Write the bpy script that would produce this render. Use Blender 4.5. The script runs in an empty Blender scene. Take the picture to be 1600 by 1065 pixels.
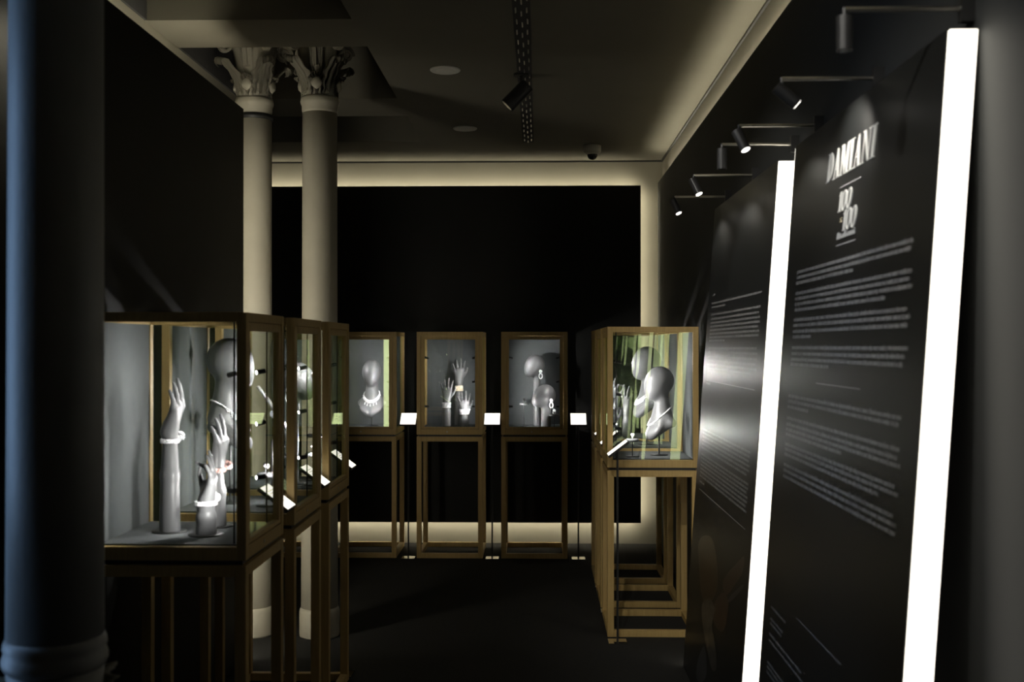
import bpy, bmesh, math, random
import numpy as np
from mathutils import Vector, Matrix

R = math.radians
# ------------------------------------------------------------------ camera / world / exposure
sc = bpy.context.scene
COL = sc.collection
FPX, VPX, VPY, CAMH = 1700.0, 842.0, 540.0, 1.6
cam_d = bpy.data.cameras.new('camera')
cam_d.sensor_width = 36.0
cam_d.lens = FPX / 1600.0 * 36.0
cam_d.clip_start = 0.05
cam_d.dof.use_dof = True
cam_d.dof.focus_distance = 6.2
cam_d.dof.aperture_fstop = 3.2
cam = bpy.data.objects.new('camera', cam_d)
COL.objects.link(cam)
cam.location = (0, 0, CAMH)
cam.rotation_euler = (R(90) + math.atan((VPY - 532.5) / FPX), 0, math.atan((VPX - 800) / FPX))
sc.camera = cam

w = bpy.data.worlds.new('evening_sky')
sc.world = w
w.use_nodes = True
w.node_tree.nodes['Background'].inputs['Color'].default_value = (0.36, 0.60, 1.0, 1)
w.node_tree.nodes['Background'].inputs['Strength'].default_value = 4.6

sc.view_settings.view_transform = 'Standard'
sc.view_settings.look = 'None'
sc.view_settings.gamma = 1.0
sc.view_settings.use_curve_mapping = False
sc.view_settings.exposure = 0.0
sc.cycles.transparent_max_bounces = 40
sc.cycles.max_bounces = 10
sc.cycles.sample_clamp_indirect = 3.0
sc.cycles.caustics_reflective = False
sc.cycles.caustics_refractive = False

# light levels
TUBE = 3.3           # light edges of the text panels
PART_EDGE = 8.0
LED_WALL = 17.0
LED_COVE = 30.0
LABEL_E = 1.6
CASE_W = 6.2
ARM_W = 2.5
CEIL_W = 85.0

# ------------------------------------------------------------------ materials
def nmat(name):
    m = bpy.data.materials.new(name)
    m.use_nodes = True
    return m, m.node_tree.nodes, m.node_tree.links

def pbr(name, c1, c2=None, rough=0.5, metal=0.0, scale=6.0, stretch=(1, 1, 1), bump=0.0, bscale=60.0, detail=4.0, spec=0.5, coat=0.0):
    m, n, l = nmat(name)
    b = n['Principled BSDF']
    c2 = c2 or tuple(x * 0.86 for x in c1)
    tc = n.new('ShaderNodeTexCoord')
    mp = n.new('ShaderNodeMapping')
    mp.inputs['Scale'].default_value = stretch
    l.new(tc.outputs['Object'], mp.inputs['Vector'])
    nz = n.new('ShaderNodeTexNoise')
    nz.inputs['Scale'].default_value = scale
    nz.inputs['Detail'].default_value = detail
    l.new(mp.outputs['Vector'], nz.inputs['Vector'])
    rp = n.new('ShaderNodeValToRGB')
    rp.color_ramp.elements[0].position = 0.3
    rp.color_ramp.elements[1].position = 0.7
    rp.color_ramp.elements[0].color = (*c1, 1)
    rp.color_ramp.elements[1].color = (*c2, 1)
    l.new(nz.outputs['Fac'], rp.inputs['Fac'])
    l.new(rp.outputs['Color'], b.inputs['Base Color'])
    b.inputs['Roughness'].default_value = rough
    b.inputs['Metallic'].default_value = metal
    b.inputs['Specular IOR Level'].default_value = spec
    b.inputs['Coat Weight'].default_value = coat
    if bump:
        n2 = n.new('ShaderNodeTexNoise')
        n2.inputs['Scale'].default_value = bscale
        n2.inputs['Detail'].default_value = 3
        l.new(mp.outputs['Vector'], n2.inputs['Vector'])
        bp = n.new('ShaderNodeBump')
        bp.inputs['Strength'].default_value = bump
        bp.inputs['Distance'].default_value = 0.01
        l.new(n2.outputs['Fac'], bp.inputs['Height'])
        l.new(bp.outputs['Normal'], b.inputs['Normal'])
    return m

def emit(name, col, s):
    m, n, l = nmat(name)
    b = n['Principled BSDF']
    b.inputs['Base Color'].default_value = (*[x * .6 for x in col], 1)
    b.inputs['Emission Color'].default_value = (*col, 1)
    b.inputs['Emission Strength'].default_value = s
    return m

def glass(name):
    m, n, l = nmat(name)
    for x in list(n):
        n.remove(x)
    out = n.new('ShaderNodeOutputMaterial')
    tr = n.new('ShaderNodeBsdfTransparent')
    tr.inputs['Color'].default_value = (0.990, 0.994, 0.990, 1)
    gl = n.new('ShaderNodeBsdfGlossy')
    gl.inputs['Roughness'].default_value = 0.0
    gl.inputs['Color'].default_value = (0.80, 1.0, 0.55, 1)
    lw = n.new('ShaderNodeLayerWeight')
    lw.inputs['Blend'].default_value = 0.5
    pw = n.new('ShaderNodeMath'); pw.operation = 'POWER'; pw.inputs[1].default_value = 5.0
    ml = n.new('ShaderNodeMath'); ml.operation = 'MULTIPLY_ADD'
    ml.inputs[1].default_value = 0.55; ml.inputs[2].default_value = 0.042
    l.new(lw.outputs['Facing'], pw.inputs[0])
    l.new(pw.outputs[0], ml.inputs[0])
    mx = n.new('ShaderNodeMixShader')
    l.new(ml.outputs[0], mx.inputs['Fac'])
    l.new(tr.outputs[0], mx.inputs[1])
    l.new(gl.outputs[0], mx.inputs[2])
    l.new(mx.outputs[0], out.inputs['Surface'])
    return m

WARM = (1.0, 0.93, 0.76)
M = dict(
    wood=pbr('oak_stain', (0.52, 0.36, 0.135), (0.43, 0.295, 0.105), 0.5, 0, 9, (8, 8, 0.6), 0.15, 40),
    ceil=pbr('ceiling_paint', (0.16, 0.150, 0.118), (0.148, 0.138, 0.108), 0.9, 0, 3, bump=0.05, bscale=150),
    plaster=pbr('taupe_plaster', (0.30, 0.28, 0.225), (0.28, 0.26, 0.208), 0.85, 0, 3, bump=0.05, bscale=150),
    coffer=pbr('coffer_dark', (0.05, 0.049, 0.05), (0.045, 0.044, 0.045), 0.8, 0, 3),  # darker than the ceiling, with the recess shade of the coffer sides in it
    cladding=pbr('black_cladding', (0.006, 0.006, 0.0055), (0.008, 0.008, 0.007), 0.55, 0, 4, spec=0.25),
    rightwall=pbr('charcoal_paint', (0.029, 0.0305, 0.030), (0.025, 0.026, 0.026), 0.7, 0, 3, bump=0.04, bscale=200),
    carpet=pbr('dark_carpet', (0.011, 0.0105, 0.009), (0.004, 0.004, 0.0035), 1.0, 0, 60, bump=0.5, bscale=260),
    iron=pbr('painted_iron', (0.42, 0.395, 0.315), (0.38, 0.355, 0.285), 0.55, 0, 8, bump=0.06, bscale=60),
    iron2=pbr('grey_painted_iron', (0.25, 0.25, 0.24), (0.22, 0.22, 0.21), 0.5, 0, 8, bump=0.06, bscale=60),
    panel=pbr('gloss_black_panel', (0.012, 0.013, 0.014), (0.010, 0.011, 0.011), 0.38, 0, 2, spec=0.5),
    matte=pbr('matte_black', (0.004, 0.004, 0.004), None, 1.0, spec=0.0),
    print=pbr('white_print', (0.62, 0.63, 0.64), (0.58, 0.59, 0.60), 0.6, 0, 20),
    letters=pbr('white_lettering', (0.86, 0.86, 0.84), (0.80, 0.80, 0.78), 0.4, 0, 20),
    black=pbr('black_metal', (0.015, 0.015, 0.015), (0.02, 0.02, 0.02), 0.45, 0, 10),
    steel=pbr('brushed_steel', (0.60, 0.58, 0.52), (0.5, 0.48, 0.43), 0.3, 1.0, 20),
    mirror=pbr('polished_plate', (0.80, 0.78, 0.72), (0.76, 0.74, 0.68), 0.08, 1.0, 10),
    felt=pbr('grey_lining', (0.082, 0.090, 0.093), (0.074, 0.082, 0.085), 0.85, 0, 30, bump=0.1, bscale=300),
    manq=pbr('charcoal_mannequin', (0.115, 0.116, 0.12), (0.107, 0.108, 0.112), 0.42, 0, 5, spec=0.5),
    ramp=pbr('grey_leatherette', (0.22, 0.22, 0.21), (0.19, 0.19, 0.18), 0.6, 0, 20),
    diamond=pbr('diamond', (0.98, 0.98, 0.99), (0.90, 0.92, 0.95), 0.18, 0.0, 300, coat=0.5),
    pink=pbr('rose_stones', (0.95, 0.66, 0.60), (0.85, 0.5, 0.46), 0.2, 0.0, 300, coat=0.5),
    gold=pbr('pale_gold', (0.88, 0.80, 0.60), (0.82, 0.72, 0.52), 0.25, 0.2, 300),
    white=pbr('white_plastic', (0.80, 0.79, 0.74), (0.76, 0.75, 0.70), 0.45, 0, 10),
    smoke=pbr('dark_dome', (0.01, 0.01, 0.01), (0.012, 0.012, 0.012), 0.06, 0, 10),
    skin1=pbr('print_brown', (0.035, 0.017, 0.009), (0.014, 0.008, 0.005), 0.3, 0, 14),
    skin2=pbr('print_rose', (0.050, 0.026, 0.020), (0.020, 0.011, 0.009), 0.3, 0, 16),
    pgrey=pbr('print_grey', (0.10, 0.092, 0.078), (0.012, 0.012, 0.012), 0.3, 0, 30),
    pcuff=pbr('print_cuff', (0.055, 0.058, 0.062), (0.035, 0.036, 0.038), 0.3, 0, 8),
    tube=emit('light_edge', (1.0, 0.94, 0.80), TUBE),
    pedge=emit('partition_light', (1.0, 0.93, 0.76), PART_EDGE),
    led=emit('led_warm', (1.0, 0.92, 0.70), LED_WALL),
    cove=emit('led_cove', (1.0, 0.92, 0.70), LED_COVE),
    label=emit('lit_label', (1.0, 0.95, 0.82), LABEL_E),
    lens=emit('lamp_lens', (1.0, 0.98, 0.94), 12.0),
    lensw=emit('lamp_lens_arm', (1.0, 0.95, 0.86), 6.0),
    ink=pbr('label_ink', (0.35, 0.33, 0.28), None, 0.6),
    glass=glass('case_glass'),
)

# ------------------------------------------------------------------ helpers
def link(name, me, mat=None, parent=None, smooth=False):
    o = bpy.data.objects.new(name, me)
    COL.objects.link(o)
    if mat is not None and not me.materials:
        me.materials.append(M[mat] if isinstance(mat, str) else mat)
    if parent is not None:
        o.parent = parent
    if smooth:
        me.polygons.foreach_set('use_smooth', [True] * len(me.polygons))
    return o

def bmo(name, bm, mat=None, parent=None, smooth=False):
    me = bpy.data.meshes.new(name)
    bm.to_mesh(me); bm.free()
    return link(name, me, mat, parent, smooth)

def pyo(name, v, f, mat=None, parent=None, smooth=False):
    me = bpy.data.meshes.new(name)
    me.from_pydata([tuple(map(float, p)) for p in v], [], f)
    me.update()
    return link(name, me, mat, parent, smooth)

def tag(o, label=None, cat=None, group=None, kind=None):
    if label: o['label'] = label
    if cat: o['category'] = cat
    if group: o['group'] = group
    if kind: o['kind'] = kind
    return o

def empty(name, loc=(0, 0, 0), rz=0.0):
    o = bpy.data.objects.new(name, None)
    COL.objects.link(o)
    o.empty_display_size = 0.1
    o.location = loc
    o.rotation_euler = (0, 0, rz)
    return o

def box(bm, lo, hi):
    vs = [bm.verts.new((x, y, z)) for x in (lo[0], hi[0]) for y in (lo[1], hi[1]) for z in (lo[2], hi[2])]
    for f in ((0, 1, 3, 2), (4, 6, 7, 5), (0, 4, 5, 1), (2, 3, 7, 6), (0, 2, 6, 4), (1, 5, 7, 3)):
        bm.faces.new([vs[i] for i in f])

def boxo(name, lo, hi, mat, parent=None, bevel=0.0):
    bm = bmesh.new()
    box(bm, lo, hi)
    if bevel:
        bmesh.ops.bevel(bm, geom=bm.edges[:], offset=bevel, segments=1, affect='EDGES')
    return bmo(name, bm, mat, parent)

def cyl(bm, a, b, r1, r2=None, n=12, cap=True):
    r2 = r1 if r2 is None else r2
    a, b = Vector(a), Vector(b)
    d = (b - a).normalized()
    u = d.orthogonal().normalized(); v = d.cross(u)
    A, B = [], []
    for i in range(n):
        t = 2 * math.pi * i / n
        o = u * math.cos(t) + v * math.sin(t)
        A.append(bm.verts.new(a + o * r1)); B.append(bm.verts.new(b + o * r2))
    for i in range(n):
        bm.faces.new((A[i], A[(i + 1) % n], B[(i + 1) % n], B[i]))
    if cap:
        bm.faces.new(A[::-1]); bm.faces.new(B)

def cylo(name, a, b, r, mat, parent=None, n=12, r2=None, smooth=False):
    bm = bmesh.new(); cyl(bm, a, b, r, r2, n)
    return bmo(name, bm, mat, parent, smooth)

def lathe(bm, prof, n=32, c=(0, 0, 0), cap=True):
    rings = []
    for r, z in prof:
        rings.append([bm.verts.new((c[0] + r * math.cos(2 * math.pi * i / n), c[1] + r * math.sin(2 * math.pi * i / n), c[2] + z)) for i in range(n)])
    for a, b in zip(rings, rings[1:]):
        for i in range(n):
            bm.faces.new((a[i], a[(i + 1) % n], b[(i + 1) % n], b[i]))
    if cap:
        bm.faces.new(rings[0][::-1]); bm.faces.new(rings[-1])

def latheo(name, prof, mat, parent=None, n=32, c=(0, 0, 0)):
    bm = bmesh.new(); lathe(bm, prof, n, c)
    o = bmo(name, bm, mat, parent, True)
    return o

def copy_tree(o, parent=None):
    c = o.copy()
    COL.objects.link(c)
    c.parent = parent
    for ch in list(o.children):
        copy_tree(ch, c)
    return c

def spot(name, loc, target, watts, angle, parent=None, blend=0.6, radius=0.012, col=(1, 0.98, 0.94)):
    ld = bpy.data.lights.new(name, 'SPOT')
    ld.energy = watts; ld.spot_size = R(angle); ld.spot_blend = blend
    ld.shadow_soft_size = radius; ld.color = col
    o = bpy.data.objects.new(name, ld)
    COL.objects.link(o)
    o.location = loc
    o.rotation_euler = (Vector(target) - Vector(loc)).to_track_quat('-Z', 'Y').to_euler()
    if parent is not None: o.parent = parent
    return o

# ------------------------------------------------------------------ the setting
WALLR, WALLL, WALLF, CEIL, ROOFZ = 1.0, -1.82, 8.83, 3.10, 3.50
BACK = -2.2
def struct(name, lo, hi, mat, parent=None):
    o = boxo(name, lo, hi, mat, parent)
    if parent is None: tag(o, kind='structure')
    return o

struct('floor', (-3.3, BACK - .1, -.1), (1.2, WALLF + .1, 0), 'carpet')['label'] = 'dark charcoal carpet floor of the gallery'
wf = struct('wall_far', (-3.3, WALLF, 0), (1.2, WALLF + .1, ROOFZ), 'plaster')
wf['label'] = 'taupe far wall behind the black cladding panel'
wr = struct('wall_right', (WALLR, BACK, 0), (WALLR + .1, WALLF, ROOFZ), 'plaster')
wr['label'] = 'right hand wall behind the leaning text panels'
struct('wall_back', (-3.3, BACK - .1, 0), (1.2, BACK, ROOFZ), 'rightwall')['label'] = 'dark wall behind the viewer'
# left wall with the window opening (daylight on the near column)
# the unseen embrasure is splayed to keep daylight off the nearest case: inner opening at depth 2.22-2.58, outer opening at 2.22-2.70
WI0, WI1, WO0, WO1, WZ0, WZ1, WTH = 2.22, 2.58, 2.22, 2.70, 0.20, 3.05, 0.42
def prism(bm, poly, z0, z1):
    A = [bm.verts.new((x, y, z0)) for x, y in poly]; B = [bm.verts.new((x, y, z1)) for x, y in poly]
    n = len(poly)
    for k in range(n): bm.faces.new((A[k], A[(k + 1) % n], B[(k + 1) % n], B[k]))
    bm.faces.new(A[::-1]); bm.faces.new(B)
XO = WALLL - WTH
bm = bmesh.new()
prism(bm, [(XO, BACK), (WALLL, BACK), (WALLL, WI0), (XO, WO0)], 0, ROOFZ)
prism(bm, [(XO, WO1), (WALLL, WI1), (WALLL, 6.60), (WALLL - .10, 6.60), (WALLL - .10, 5.48), (XO, 5.48)], 0, ROOFZ)
for z0, z1 in ((0, WZ0), (WZ1, ROOFZ)):
    prism(bm, [(XO, WO0), (WALLL, WI0), (WALLL, WI1), (XO, WO1)], z0, z1)
bmesh.ops.recalc_face_normals(bm, faces=bm.faces[:])
wl = bmo('wall_left', bm, 'plaster'); tag(wl, 'taupe left wall, its unseen window slot slanted to steer the daylight', kind='structure')
bm = bmesh.new()
e = .012
prism(bm, [(XO, WO0), (WALLL, WI0), (WALLL, WI0 + e), (XO, WO0 + e)], WZ0, WZ1)
prism(bm, [(XO, WO1 - e), (WALLL, WI1 - e), (WALLL, WI1), (XO, WO1)], WZ0, WZ1)
for z0 in (WZ0, WZ1 - e):
    prism(bm, [(XO, WO0 + e), (WALLL, WI0 + e), (WALLL, WI1 - e), (XO, WO1 - e)], z0, z0 + e)
bmesh.ops.recalc_face_normals(bm, faces=bm.faces[:])
tag(bmo('window_baffle', bm, 'matte'), 'added black lining of the unseen side window, soaking up stray daylight', kind='structure')  # added lining that stops daylight bouncing onto the nearest case front
pl = bpy.data.lights.new('window_portal', 'AREA')
pl.shape = 'RECTANGLE'; pl.size = WO1 - WO0; pl.size_y = WZ1 - WZ0
pl.cycles.is_portal = True
po = bpy.data.objects.new('window_portal', pl); COL.objects.link(po)
po.location = (XO - .01, (WO0 + WO1) / 2, (WZ0 + WZ1) / 2)
po.rotation_euler = Vector((1, 0, 0)).to_track_quat('-Z', 'Y').to_euler()
# alcove beyond the partition, on the left
bm = bmesh.new()
box(bm, (-3.3, 5.40, 0), (WALLL - .42, 5.48, ROOFZ)); box(bm, (-3.3, 5.48, 0), (-3.2, WALLF, ROOFZ))
tag(bmo('wall_alcove', bm, 'cladding'), 'dark wall of the alcove beyond the columns', kind='structure')

# ceiling with three coffers on the column side
CX0, CX1 = WALLL, -0.86
bm = bmesh.new()
box(bm, (CX1, BACK, CEIL), (1.1, WALLF, ROOFZ))
for a, b in ((BACK, 3.3), (4.97, 5.43), (6.57, 7.08), (7.97, WALLF)):
    box(bm, (CX0 if b < 5.5 else -3.2, a, CEIL), (CX1, b, ROOFZ))
cl = bmo('ceiling', bm, 'ceil'); tag(cl, 'taupe plaster ceiling with recessed coffers over the columns', kind='structure')
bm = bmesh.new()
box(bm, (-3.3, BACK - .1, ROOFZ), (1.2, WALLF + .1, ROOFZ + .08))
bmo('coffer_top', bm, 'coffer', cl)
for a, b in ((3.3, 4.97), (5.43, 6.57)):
    boxo('coffer_side_shade', (WALLL, a, CEIL + .002), (WALLL + .012, b, ROOFZ), 'coffer', cl)  # added dark lining, the shade of the recess put into its colour
# thin black strips for the shade of the gap between ceiling and walls
boxo('shadow_gap_strip', (-3.2, WALLF - .012, CEIL - .012), (1.0, WALLF, CEIL), 'black', cl)
boxo('shadow_gap_strip', (WALLR - .012, BACK, CEIL - .012), (WALLR, WALLF, CEIL), 'black', cl)

# far cladding: floating black panel lit from behind
FP0, FPR, FPB, FPT = 8.735, 0.816, 0.182, 2.885
boxo('cladding_panel', (-3.15, FP0, FPB), (FPR, FP0 + .015, FPT), 'cladding', wf)
LY = FP0 + .015
boxo('led_strip', (-3.1, LY, FPT - .022), (FPR - .03, LY + .02, FPT - .010), 'led', wf)
boxo('led_strip', (-3.1, LY, FPB + .010), (FPR - .03, LY + .02, FPB + .020), 'led', wf)
boxo('led_strip', (FPR - .020, LY, FPB + .03), (FPR - .010, LY + .02, FPT - .03), 'led', wf)

# right cladding
RCX, RCT = 0.95, 2.90
boxo('cladding_panel', (RCX, BACK, 0.0), (RCX + .012, FP0 - .02, RCT), 'rightwall', wr)
boxo('led_strip', (RCX + .018, BACK + .1, RCT - .03), (RCX + .036, FP0 - .3, RCT - .022), 'cove', wr)

# left partition, free of the wall, with a glowing end edge
PX, PY0, PY1, PT = -1.500, 3.60, 5.50, CAMH + 1.202
boxo('cladding_panel', (PX - .108, PY0, 0), (PX, PY1 - .012, PT), 'cladding', wl)
boxo('cladding_panel', (WALLL, 2.66, 0), (WALLL + .02, 3.95, 2.9), 'cladding', wl)  # added dark sheet, standing in for shade on the pale wall
boxo('light_edge', (PX - .104, PY1 - .012, .03), (PX - .004, PY1, PT - .01), 'pedge', wl)
boxo('led_strip', (PX - .135, PY0 + .05, PT - .05), (PX - .115, PY1 - .1, PT - .042), 'cove', wl)

# ------------------------------------------------------------------ signed-distance figures (heads, busts, hands)
def surface_nets(f, lo, hi, h):
    lo = np.array(lo, float); hi = np.array(hi, float)
    n = np.ceil((hi - lo) / h).astype(int) + 1
    ax = [lo[i] + h * np.arange(n[i]) for i in range(3)]
    G = np.stack(np.meshgrid(*ax, indexing='ij'), -1)
    V = f(G.reshape(-1, 3)).reshape(n)
    ins = V < 0
    c = np.array(n) - 1
    acc = np.zeros((*c, 3)); cnt = np.zeros(c)
    offs = [(a, b, d) for a in (0, 1) for b in (0, 1) for d in (0, 1)]
    for p in offs:
        for a in range(3):
            if p[a] == 0:
                q = list(p); q[a] = 1
                sp = tuple(slice(p[i], p[i] + c[i]) for i in range(3)); sq = tuple(slice(q[i], q[i] + c[i]) for i in range(3))
                v0, v1 = V[sp], V[sq]
                m = (v0 < 0) != (v1 < 0)
                t = np.where(m, v0 / np.where(m, v0 - v1, 1), 0)
                pos = np.zeros((*c, 3)); pos[..., :] = p
                pos[..., a] = t
                acc += np.where(m[..., None], pos, 0); cnt += m
    act = cnt > 0
    idx = -np.ones(c, int); idx[act] = np.arange(act.sum())
    I = np.stack(np.nonzero(act), -1)
    verts = lo + h * (I + acc[act] / cnt[act][:, None])
    faces = []
    for a in range(3):
        b, d = (a + 1) % 3, (a + 2) % 3
        s0 = [slice(1, n[i] - 1) for i in range(3)]; s0[a] = slice(0, n[a] - 1)
        s1 = list(s0); s1[a] = slice(1, n[a])
        i0, i1 = ins[tuple(s0)], ins[tuple(s1)]
        E = np.stack(np.nonzero(i0 != i1), -1)
        if not len(E): continue
        flip = i0[tuple(E.T)]
        E = E.copy()
        for i in range(3):
            if i != a: E[:, i] += 1
        def ci(db, dd):
            Q = E.copy(); Q[:, b] += db; Q[:, d] += dd
            return idx[tuple(Q.T)]
        q = np.stack([ci(-1, -1), ci(0, -1), ci(0, 0), ci(-1, 0)], -1)
        q[~flip] = q[~flip][:, ::-1]
        faces.append(q)
    return verts, np.concatenate(faces)

def capsule(P, a, b, ra, rb):
    a = np.array(a, float); b = np.array(b, float)
    d = b - a
    t = np.clip(((P - a) @ d) / max(d @ d, 1e-12), 0, 1)
    return np.linalg.norm(P - a - t[:, None] * d, axis=1) - (ra + (rb - ra) * t)

def ellipsoid(P, c, r, rot=None):
    Q = P - np.array(c, float)
    if rot is not None: Q = Q @ np.array(rot.to_3x3())
    r = np.array(r, float)
    k0 = np.linalg.norm(Q / r, axis=1); k1 = np.linalg.norm(Q / (r * r), axis=1)
    return k0 * (k0 - 1) / np.maximum(k1, 1e-9)

def tri(P, a, b, c, r):
    a, b, c = (np.array(x, float) for x in (a, b, c))
    n = np.cross(b - a, c - a); n /= np.linalg.norm(n)
    dpl = np.abs((P - a) @ n)
    inside = np.ones(len(P), bool)
    de = np.full(len(P), 1e9)
    for p, q in ((a, b), (b, c), (c, a)):
        inside &= ((P - p) @ np.cross(n, q - p)) >= 0
        d = q - p
        t = np.clip(((P - p) @ d) / (d @ d), 0, 1)
        de = np.minimum(de, np.linalg.norm(P - p - t[:, None] * d, axis=1))
    return np.where(inside, dpl, de) - r

def smin(a, b, k):
    h = np.maximum(k - np.abs(a - b), 0) / k
    return np.minimum(a, b) - h * h * k * 0.25

def figure_mesh(name, f, lo, hi, h):
    v, q = surface_nets(f, lo, hi, h)
    me = bpy.data.meshes.new(name)
    me.from_pydata(v.tolist(), [], q.tolist()); me.update()
    me.polygons.foreach_set('use_smooth', [True] * len(me.polygons))
    me.materials.append(M['manq'])
    return me

def head_sdf(P, c, pitch=0.0, s=1.0):
    rot = Matrix.Rotation(pitch, 4, 'X')
    Rm = np.array(rot.to_3x3())
    Q = (P - np.array(c)) @ Rm / s
    d = ellipsoid(Q, (0, 0.012, 0.012), (0.070, 0.088, 0.088))
    d = smin(d, ellipsoid(Q, (0, -0.028, -0.036), (0.050, 0.052, 0.066)), 0.05)
    d = smin(d, ellipsoid(Q, (0, -0.042, -0.072), (0.022, 0.026, 0.026)), 0.045)
    return d * s

# a bust: faceless egg head, slim neck and a shield-shaped chest shell, facing -y, base of the shell tip at z = .07
def bust_sdf(P):
    d = head_sdf(P, (0, -0.006, 0.420))
    neck = capsule(P, (0, 0.030, 0.20), (0, 0.012, 0.36), 0.050, 0.043)
    d = smin(d, neck, 0.02)
    ch = 1e9 * np.ones(len(P))
    for s in (-1, 1):
        ch = smin(ch, tri(P, (0, 0.002, 0.235), (s * 0.084, 0.045, 0.176), (0, -0.055, 0.100), 0.027), 0.02)
        ch = smin(ch, tri(P, (0, 0.02, 0.245), (s * 0.090, 0.055, 0.176), (0, 0.045, 0.20), 0.018), 0.02)
    ch = smin(ch, ellipsoid(P, (0, -0.018, 0.155), (0.088, 0.034, 0.074), Matrix.Rotation(R(-28), 4, 'X')), 0.03)
    return smin(d, ch, 0.055)

def neckhead_sdf_a(P):     # tall thin neck, head turned
    d = head_sdf(P, (0, -0.010, 0.470), R(-6), .86)
    return smin(d, capsule(P, (0, 0.02, 0.0), (0, 0.012, 0.42), 0.032, 0.028), 0.025)

def neckhead_sdf_b(P):     # short thick neck, head bowed forward
    d = head_sdf(P, (0, -0.004, 0.238), R(-24), .93)
    return smin(d, capsule(P, (0, 0.015, 0.0), (0, 0.015, 0.19), 0.040, 0.038), 0.025)

BUST = figure_mesh('bust', bust_sdf, (-.15, -.15, .03), (.15, .16, .56), .0065)
HEAD_A = figure_mesh('head_tall', neckhead_sdf_a, (-.10, -.13, -.04), (.10, .14, .60), .0065)
HEAD_B = figure_mesh('head_short', neckhead_sdf_b, (-.10, -.14, -.05), (.10, .14, .38), .0065)

def hand_sdf_maker(H, pose):
    L = 0.185
    zw = H - L
    W = Matrix.Translation((0, 0, zw))
    tilt = {'open': 0, 'profile': R(20), 'crossed': R(14), 'ring': R(8)}[pose]
    W = W @ Matrix.Rotation(tilt, 4, 'X')     # lean the palm towards -y (back of the hand)
    T = lambda p: np.array(W @ Vector(p))
    arm = [((0, 0, 0), (0, 0, zw * .55), .035, .031), ((0, 0, zw * .55), (0, 0, zw), .031, .0215)]
    kn = [(.031, 0, .084), (.011, -.002, .090), (-.010, 0, .085), (-.029, .003, .075)]
    palm = [((0, 0, -.01), (k[0] * .92, k[1], k[2] - .004), .019, .0125) for k in kn]
    palm += [((.010, .006, .015), (.026, .008, .052), .017, .013)]
    ln = [.074, .084, .077, .060]
    spread = {'open': [14, 3, -7, -19], 'profile': [2, 1, -1, -2], 'crossed': [-4, 1, 0, 2], 'ring': [4, 6, -6, -20]}[pose]
    curl = {'open': [(4, 10, 10)] * 4,
            'profile': [(20, 9, 4), (21, 10, 5), (23, 11, 5), (25, 12, 6)],
            'crossed': [(44, 24, 8), (17, 10, 6), (20, 12, 6), (24, 14, 8)],
            'ring': [(52, 48, 26), (10, 16, 10), (4, 12, 8), (-2, 10, 8)]}[pose]
    fingers = []
    for i in range(4):
        p = Vector(kn[i]); chain = []
        a = 0.0; sp = R(spread[i])
        for j, fr in enumerate((.44, .31, .25)):
            a += R(curl[i][j])
            d = Vector((math.sin(sp) * math.cos(a), math.sin(a), math.cos(sp) * math.cos(a)))
            q = p + d * ln[i] * fr
            chain.append((tuple(p), tuple(q), .0086 - .0012 * j, .0078 - .0013 * j))
            p = q
        fingers.append(chain)
    tp = {'open': [(.020, .006, .022), (.046, .014, .050), (.060, .016, .076), (.066, .014, .098)],
          'profile': [(.020, .008, .022), (.030, .020, .056), (.026, .026, .086), (.018, .028, .108)],
          'crossed': [(.020, .008, .022), (.036, .026, .054), (.030, .040, .082), (.016, .046, .104)],
          'ring': [(.020, .010, .022), (.042, .030, .046), (.044, .054, .072), (.036, .070, .096)]}[pose]
    fingers.append([(tp[i], tp[i + 1], .0112 - .0016 * i, .0100 - .0016 * i) for i in range(3)])
    def f(P):
        d = 1e9 * np.ones(len(P))
        for a, b, r1, r2 in arm: d = smin(d, capsule(P, a, b, r1, r2), .012)
        for a, b, r1, r2 in palm: d = smin(d, capsule(P, T(a), T(b), r1, r2), .018)
        out = d.copy()
        for ch in fingers:
            e = 1e9 * np.ones(len(P))
            for a, b, r1, r2 in ch: e = smin(e, capsule(P, T(a), T(b), r1, r2), .003)
            out = np.minimum(out, smin(d, e, .012))
        return out
    return f

_hm = {}
def hand_mesh(H, pose):
    k = (H, pose)
    if k not in _hm:
        f = hand_sdf_maker(H, pose)
        _hm[k] = (figure_mesh('hand_%s' % pose, f, (-.09, -.12, -.045), (.09, .15, H + .035), .0036), f)
    return _hm[k]

# ------------------------------------------------------------------ jewellery built on those surfaces
rng = random.Random(7)
def gem(bm, p, r):
    """small faceted stone"""
    p = Vector(p)
    rot = Matrix.Rotation(rng.uniform(0, 6.28), 3, Vector((rng.uniform(-1, 1), rng.uniform(-1, 1), rng.uniform(-1, 1.1))).normalized())
    vs = [bm.verts.new(p + rot @ (Vector(q) * r)) for q in ((1, 0, 0), (-1, 0, 0), (0, 1, 0), (0, -1, 0), (0, 0, 1), (0, 0, -1))]
    for a in (0, 1):
        for b in (2, 3):
            for c in (4, 5):
                t = (vs[a], vs[b], vs[c])
                bm.faces.new(t if (a + b + c) % 2 else t[::-1])

def march(f, o, d, r0=0.0, r1=0.25):
    t = np.linspace(r0, r1, 240)
    P = np.array(o)[None] + t[:, None] * np.array(d)[None]
    v = f(P)
    w_ = np.nonzero(v > 0)[0]
    return P[w_[0]] if len(w_) else P[-1]

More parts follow.
